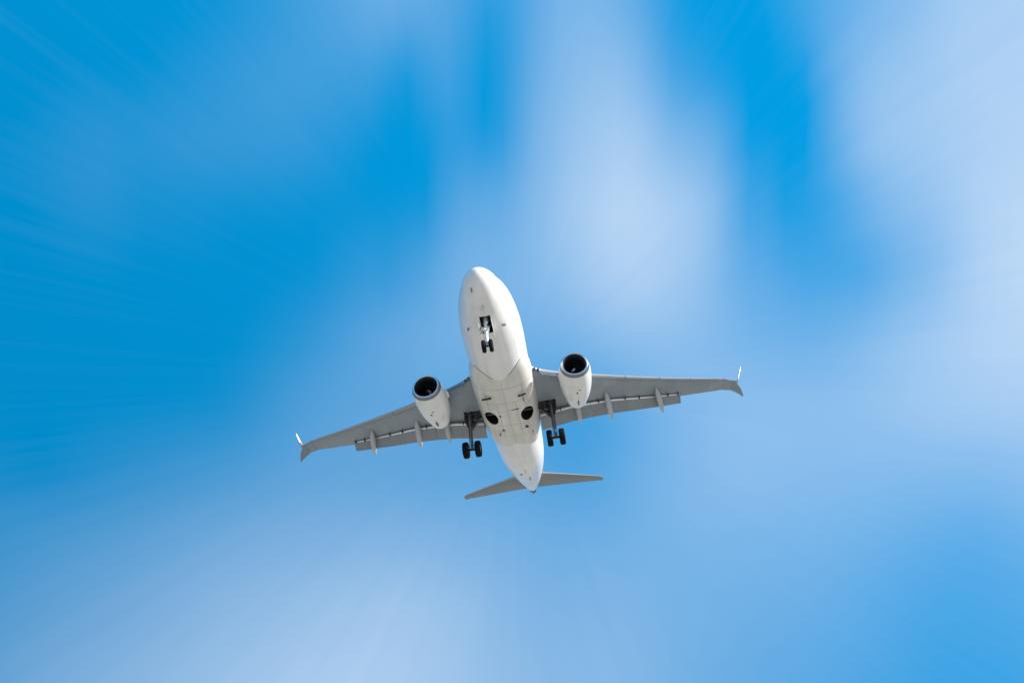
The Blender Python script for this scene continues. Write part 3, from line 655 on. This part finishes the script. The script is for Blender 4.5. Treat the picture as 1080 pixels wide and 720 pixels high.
# --- engines
EX, EY, EZ = 9.50, 4.65, -1.79
def make_engine(s):
    c_ = Vector((EX, s * EY, EZ))
    bm = bmesh.new()
    PRO = [(0.26, .915), (0.5, .965), (0.9, 1.005), (1.4, 1.02), (1.9, 1.005), (2.4, .965), (2.9, .89), (3.35, .79), (3.75, .69), (4.05, .615), (4.05, .585), (3.6, .60), (3.0, .60)]
    vr = []
    def ring(h, r, n=64):
        out = []
        for j in range(n):
            k = 2 * math.pi * j / n; y, z = math.cos(k), math.sin(k)
            fl = 1 - .035 * max(0, -z) ** 3 * max(0, 1 - h / 2.5)   # slightly flattened chin
            out.append(c_ + Vector((h - .045 * z * max(0, 1 - h / .9), r * y, r * z * fl)))
        return out
    hs_ = []
    prof = [p for p in PRO[:10]]
    xs_ = [.26, .38, .5, .7, .9, 1.15, 1.4, 1.65, 1.9, 2.15, 2.4, 2.65, 2.9, 3.12, 3.35, 3.55, 3.75, 3.9, 4.05]
    rings = [ring(h, lerp_table(prof, h)[0]) for h in xs_] + [ring(4.05, .585), ring(3.5, .59), ring(2.8, .58)]
    add_loft(bm, rings, caps=False)
    eng = make('engine', bm, M_cowl, plane, 35)
    bm = bmesh.new()                                   # inlet lip: polished edge, darker outer band, near-black inner faces
    LP = [(.262, .913), (.17, .890), (.08, .858), (.025, .825), (0.0, .785), (.015, .738), (.06, .695), (.14, .66), (.25, .64)]
    add_loft(bm, [ring(h, r) for h, r in LP], caps=False); o_ = make('inlet_lip', bm, [M_metal, M_lipdark, M_duct], eng, 50)
    for q, pl in enumerate(o_.data.polygons):
        if q < 64 * 3: pl.material_index = 1
        elif q >= 64 * 5: pl.material_index = 2  # shade put into the colour: inner lip darkened where the sun lit a crescent
    bm = bmesh.new(); add_loft(bm, [ring(h, r) for h, r in ((.25, .64), (.5, .665), (.8, .73), (1.15, .76))], caps=False); make('inlet_duct', bm, M_duct, eng, 50)
    bm = bmesh.new()                                   # fan: 24 twisted blades in front of a dark disc
    add_lathe(bm, [(1.16, .001), (1.16, .765)], c_, 'X', 48)
    for j in range(24):
        k = 2 * math.pi * j / 24; ring_ = []
        for r_, tw, ch in ((.20, .35, .10), (.40, .65, .13), (.60, .9, .15), (.75, 1.05, .16)):
            rad = Vector((0, math.cos(k), math.sin(k))); tan = Vector((0, -math.sin(k), math.cos(k)))
            d_ = (tan * math.sin(tw) + Vector((1, 0, 0)) * math.cos(tw)) * ch
            p = c_ + Vector((.98, 0, 0)) + rad * r_
            ring_.append((p - d_, p + d_))
        for q0, q1 in zip(ring_, ring_[1:]):
            bm.faces.new([bm.verts.new(p) for p in (q0[0], q0[1], q1[1], q1[0])])
    make('fan', bm, M_fan, eng, 30)
    bm = bmesh.new()
    vr = add_lathe(bm, [(.46, .004), (.48, .04), (.55, .10), (.66, .16), (.80, .215), (.96, .25)], c_, 'X', 32)
    for f_ in bm.faces:
        m_ = f_.calc_center_median() - c_; ang = math.atan2(m_.z, m_.y) % (2 * math.pi); rad = math.hypot(m_.y, m_.z)
        if abs((ang - (4.3 if s < 0 else 1.6) - rad * 9) % (2 * math.pi)) < .9 and rad < .215: f_.material_index = 1
    make('spinner', bm, [M_spin, M_spinw], eng, 50)
    bm = bmesh.new()                                   # core cowl and exhaust plug
    add_lathe(bm, [(2.6, .56), (3.4, .50), (4.0, .43), (4.55, .36), (4.55, .33), (4.2, .33)], c_, 'X', 40)
    add_lathe(bm, [(4.0, .26), (4.5, .22), (4.9, .12), (5.15, .01)], c_, 'X', 32)
    make('exhaust_nozzle', bm, M_hot, eng, 40)
    bm = bmesh.new()                                   # pylon
    rings = []
    for x, w0, zb, zt in ((10.3, .05, -.86, -.80), (10.9, .15, -.95, -.70), (11.8, .19, -1.05, -.62), (12.6, .20, -1.2, -.55), (13.4, .18, -1.35, -.55), (14.2, .12, -1.30, -.6), (15.0, .04, -1.05, -.7)):
        rings.append([(x, s * EY + w0 * q, z) for q, z in ((1, zb), (1, zt), (.5, zt + .05), (-.5, zt + .05), (-1, zt), (-1, zb), (-.5, zb - .04), (.5, zb - .04))])
    add_loft(bm, rings); make('pylon', bm, M_cowl, eng, 35)
    bm = bmesh.new()                                   # drain mast and latch slot under the cowl
    add_box(bm, c_ + Vector((3.05, 0, -.915)), (.62, .055, .10), Matrix.Rotation(-.22, 3, 'Y'), 0, .01)
    make('drain_mast', bm, M_dgear, eng)
    for dx, dy, sx in ((1.75, .05, .10), (1.45, -.12, .07)):
        bm = bmesh.new(); add_box(bm, c_ + Vector((dx, dy, -1.01)), (sx, sx, .05), None, 0, .01); make('cowl_drain', bm, M_dgear, eng)
    bm = bmesh.new()                                   # vortex strake on the inboard side
    rad = Vector((0, -s * .88, .47))
    p0 = c_ + Vector((1.1, 0, 0)) + rad * 1.0; p1 = c_ + Vector((1.7, 0, 0)) + rad * 1.18; p2 = c_ + Vector((2.2, 0, 0)) + rad * 1.15; p3 = c_ + Vector((2.2, 0, 0)) + rad * .95
    e = Vector((0, .47, s * .88)) * .015
    add_loft(bm, [[p + e for p in (p0, p1, p2, p3)], [p - e for p in (p0, p1, p2, p3)]]); make('cowl_strake', bm, M_cowl, eng)
    return eng
engines = [make_engine(1), make_engine(-1)]

# --- tail surfaces
def tail_section(le, te, nrm, tc):
    le, te, nrm = Vector(le), Vector(te), Vector(nrm); c_ = te - le
    ks = [1, .85, .6, .35, .15, .05, .012, 0]
    return [le + c_ * min(k, .9999) + nrm * thick(min(k, .9999), tc) * c_.length for k in ks] + [le + c_ * k - nrm * thick(k, tc) * c_.length for k in (.012, .05, .15, .35, .6, .85)]
for s in (1, -1):
    bm = bmesh.new(); rings = []
    for y, xl, xt, z in ((.3, 28.0, 31.25, .88), (1.4, 28.75, 31.62, 1.02), (3.5, 30.22, 32.36, 1.29), (6.45, 32.35, 33.40, 1.67), (6.80, 32.66, 33.56, 1.715), (6.99, 33.00, 33.64, 1.74)):
        rings.append(tail_section((xl, s * y, z + .03), (xt, s * y, z + .03), (0, 0, 1), .10 if y < 6.9 else .07))
    fs = add_loft(bm, rings)
    for f_, i in fs:
        if 4 <= i <= 8: f_.material_index = 1
    make('horizontal_stabilizer', bm, [M_tail, M_slat], plane, 30)
bm = bmesh.new(); rings = []
for z, xl, xt in ((1.6, 24.6, 31.2), (2.15, 26.2, 31.4), (3.0, 27.35, 31.72), (5.0, 28.95, 32.2), (8.2, 31.4, 33.0), (8.6, 31.85, 33.1)):
    rings.append(tail_section((xl, 0, z), (xt, 0, z), (0, 1, 0), .10))
add_loft(bm, rings); make('tail_fin', bm, M_winglet, plane, 30)
bm = bmesh.new(); add_lathe(bm, [(31.9, .36), (32.3, .33), (32.8, .22), (33.2, .12), (33.2, .08), (32.7, .06)], (0, 0, 1.13), 'X', 24)
for v_ in bm.verts: v_.co.z += (v_.co.x - 32.0) * .12
make('tail_exhaust', bm, M_apu, plane)

# --- landing gear
def tyre_wheel(name, c_, r_, w_, parent, hub=.5):
    h = w_ / 2; bm = bmesh.new()
    T = [(-h * .70, r_ * hub), (-h * .92, r_ * .62), (-h, r_ * .78), (-h * .93, r_ * .91), (-h * .68, r_ * .98), (-h * .45, r_), (-h * .43, r_ * .988), (-h * .33, r_ * .988), (-h * .31, r_), (-h * .05, r_), (-h * .03, r_ * .988)]
    T = T + [(-a_, b_) for a_, b_ in reversed(T)]
    add_lathe(bm, T, c_, 'Y', 44, 0)
    Rm = [(-h * .70, r_ * hub), (-h * .62, r_ * hub * .92), (-h * .35, r_ * hub * .80), (-h * .30, r_ * .22), (-h * .55, r_ * .16), (-h * .55, .002)]
    add_lathe(bm, Rm, c_, 'Y', 44, 1); add_lathe(bm, [(-a_, b_) for a_, b_ in Rm], c_, 'Y', 44, 1)
    return make(name, bm, [M_tyre, M_rim], parent, 35)

# nose gear
NX, NZ = 4.66, -3.50
bm = bmesh.new()
add_tube(bm, [(4.62, 0, -1.35), (4.62, 0, -2.2), (4.63, 0, -2.72)], [.105, .105, .095], 18, 0)
add_tube(bm, [(4.63, 0, -2.70), (NX, 0, NZ)], .082, 14, 0)
add_tube(bm, [(NX, -.23, NZ), (NX, .23, NZ)], .055, 12, 2)
add_tube(bm, [(4.60, .10, -2.3), (4.40, .16, -1.5)], .03, 8, 2); add_tube(bm, [(4.60, -.10, -2.3), (4.40, -.16, -1.5)], .03, 8, 2)
add_tube(bm, [(4.64, 0, -2.70), (4.92, 0, -3.02), (4.72, 0, -3.38)], .035, 8, 2)
add_box(bm, (4.60, 0, -2.42), (.20, .30, .14), None, 0, .02)
for k in (-1, 1): add_lathe(bm, [(-.10, .001), (-.10, .07), (.03, .07), (.05, .001)], (4.47, k * .14, -2.45), 'X', 16, 1)
ng = make('nose_gear', bm, [M_gearw, M_chrome, M_dgear], plane, 35)
tyre_wheel('wheel', (NX, .195, NZ), .345, .20, ng); tyre_wheel('wheel', (NX, -.195, NZ), .345, .20, ng)
bm = bmesh.new(); add_tube(bm, [(4.64, 0, -2.35), (5.05, 0, -1.75), (5.32, 0, -1.30)], [.05, .06, .05], 10); add_tube(bm, [(5.05, -.25, -1.72), (5.05, .25, -1.72)], .04, 8); make('drag_brace', bm, M_steel, ng)
bm = bmesh.new()
for k in range(6): add_tube(bm, [(4.2 + .16 * k, -.3, -1.42 + .03 * (k % 3)), (4.24 + .15 * k, .3, -1.40 + .05 * (k % 2))], .022, 8)
for k in (-.24, -.12, .15, .25): add_tube(bm, [(4.15, k, -1.5), (5.2, k * .9, -1.45)], .02, 8)
make('bay_plumbing', bm, M_dgear, ng)
for s in (1, -1):
    bm = bmesh.new(); th_ = s * .10
    add_loft(bm, [[(x, s * (.335 + k * .02) + s * .06 * (-1.88 - z), z) for x, z in ((4.32, -1.81 - .04), (5.42, -1.87 - .04), (5.38, -2.34), (4.40, -2.26))] for k in (0, 1)])
    make('gear_door', bm, M_body, ng)

# main gear
MX, MY, MZ = 15.20, 2.88, -3.37
def make_main(s):
    bm = bmesh.new()
    T = Vector((14.72, s * 2.90, -.85)); A = Vector((MX, s * MY, MZ)); K = T.lerp(A, .62)
    add_tube(bm, [T, T.lerp(A, .3), K], [.155, .15, .135], 20, 0)
    add_tube(bm, [K, A], .095, 16, 0)
    add_tube(bm, [A + Vector((0, -.52, 0)), A + Vector((0, .52, 0))], .085, 14, 2)
    add_tube(bm, [T + Vector((-.42, 0, .02)), T + Vector((.5, 0, .02))], .12, 14, 0)               # trunnion
    add_tube(bm, [K + Vector((.08, 0, .05)), K.lerp(A, .55) + Vector((.42, 0, 0)), A + Vector((.10, 0, .06))], .045, 8, 2)   # torque link
    for k in (-.09, .1): add_tube(bm, [T + Vector((-.15, k, -.1)), K + Vector((-.14, k, .1)), A + Vector((-.07, k * 1.6, .1))], .018, 6, 2)
    leg = make('main_gear', bm, [M_steel, M_chrome, M_dgear], plane, 35)
    tyre_wheel('wheel', (MX, s * (MY + .42), MZ), .555, .39, leg, .5)
    tyre_wheel('wheel', (MX, s * (MY - .42), MZ), .555, .39, leg, .5)
    bm = bmesh.new()                                                                            # side brace folding to the body
    P = T.lerp(A, .40); Q = Vector((14.62, s * 2.28, -1.42)); U = Vector((14.55, s * 1.86, -1.02))
    add_tube(bm, [P, Q], .065, 10); add_tube(bm, [Q, U], .075, 10)
    add_tube(bm, [Q + Vector((-.12, 0, 0)), Q + Vector((.14, 0, 0))], .085, 10)
    add_tube(bm, [Vector((15.0, s * 2.75, -1.0)), Vector((14.95, s * 1.95, -1.05))], .085, 10)      # retract actuator
    add_tube(bm, [Vector((14.42, s * 3.05, -1.0)), Vector((14.42, s * 1.8, -1.12))], .05, 8)
    make('side_brace', bm, M_dgear, leg)
    bm = bmesh.new()
    for k in range(7):
        y = 1.85 + .19 * k
        add_tube(bm, [(14.32, s * y, -.98), (14.6 + .05 * (k % 3), s * (y + .02), -1.06 - .05 * (k % 2)), (15.15, s * (y - .05), -1.0)], .028, 7, k % 2)
    for k in range(4): add_tube(bm, [(14.4 + .2 * k, s * 1.8, -1.0 - .05 * (k % 2)), (14.45 + .2 * k, s * 3.1, -.97)], .03, 7, (k + 1) % 2)
    for k in range(3): add_tube(bm, [(14.40 + .1 * k, s * (1.75 + .1 * k), -1.05), (14.75 + .12 * k, s * (2.3 + .1 * k), -1.30 - .1 * k), (15.25 + .1 * k, s * (2.75 + .05 * k), -1.45 - .12 * k)], [.05, .065, .04], 8, k % 2)
    add_box(bm, (15.05, s * 2.62, -1.42), (.30, .12, .26), Matrix.Rotation(.5 * s, 3, 'Z'), 0, .02)
    add_box(bm, (14.62, s * 2.05, -1.0), (.32, .24, .16), None, 1, .02); add_box(bm, (14.95, s * 2.42, -.98), (.22, .3, .14), None, 0, .02)
    make('gear_hydraulics', bm, [M_dgear, M_steel], leg)
    bm = bmesh.new()                                                                            # outer door carried by the leg, its dark inner side forward
    e0 = Vector((14.50, s * 3.22, 0)); e1 = Vector((14.78, s * 2.62, 0)); nn = Vector((.03, s * .014, 0)); rings = []
    for q in (0, 1):
        rings.append([Vector((p.x + .20 * (-1.0 - z), p.y, z)) + nn * q for p, z in ((e0, -1.02), (e1, -1.02), (e1, -1.40), (e0.lerp(e1, .72), -1.82), (e0.lerp(e1, .30), -1.86), (e0, -1.45))])
    add_loft(bm, rings); make('gear_door', bm, M_dgear, leg)
    return leg
for s in (1, -1): make_main(s)
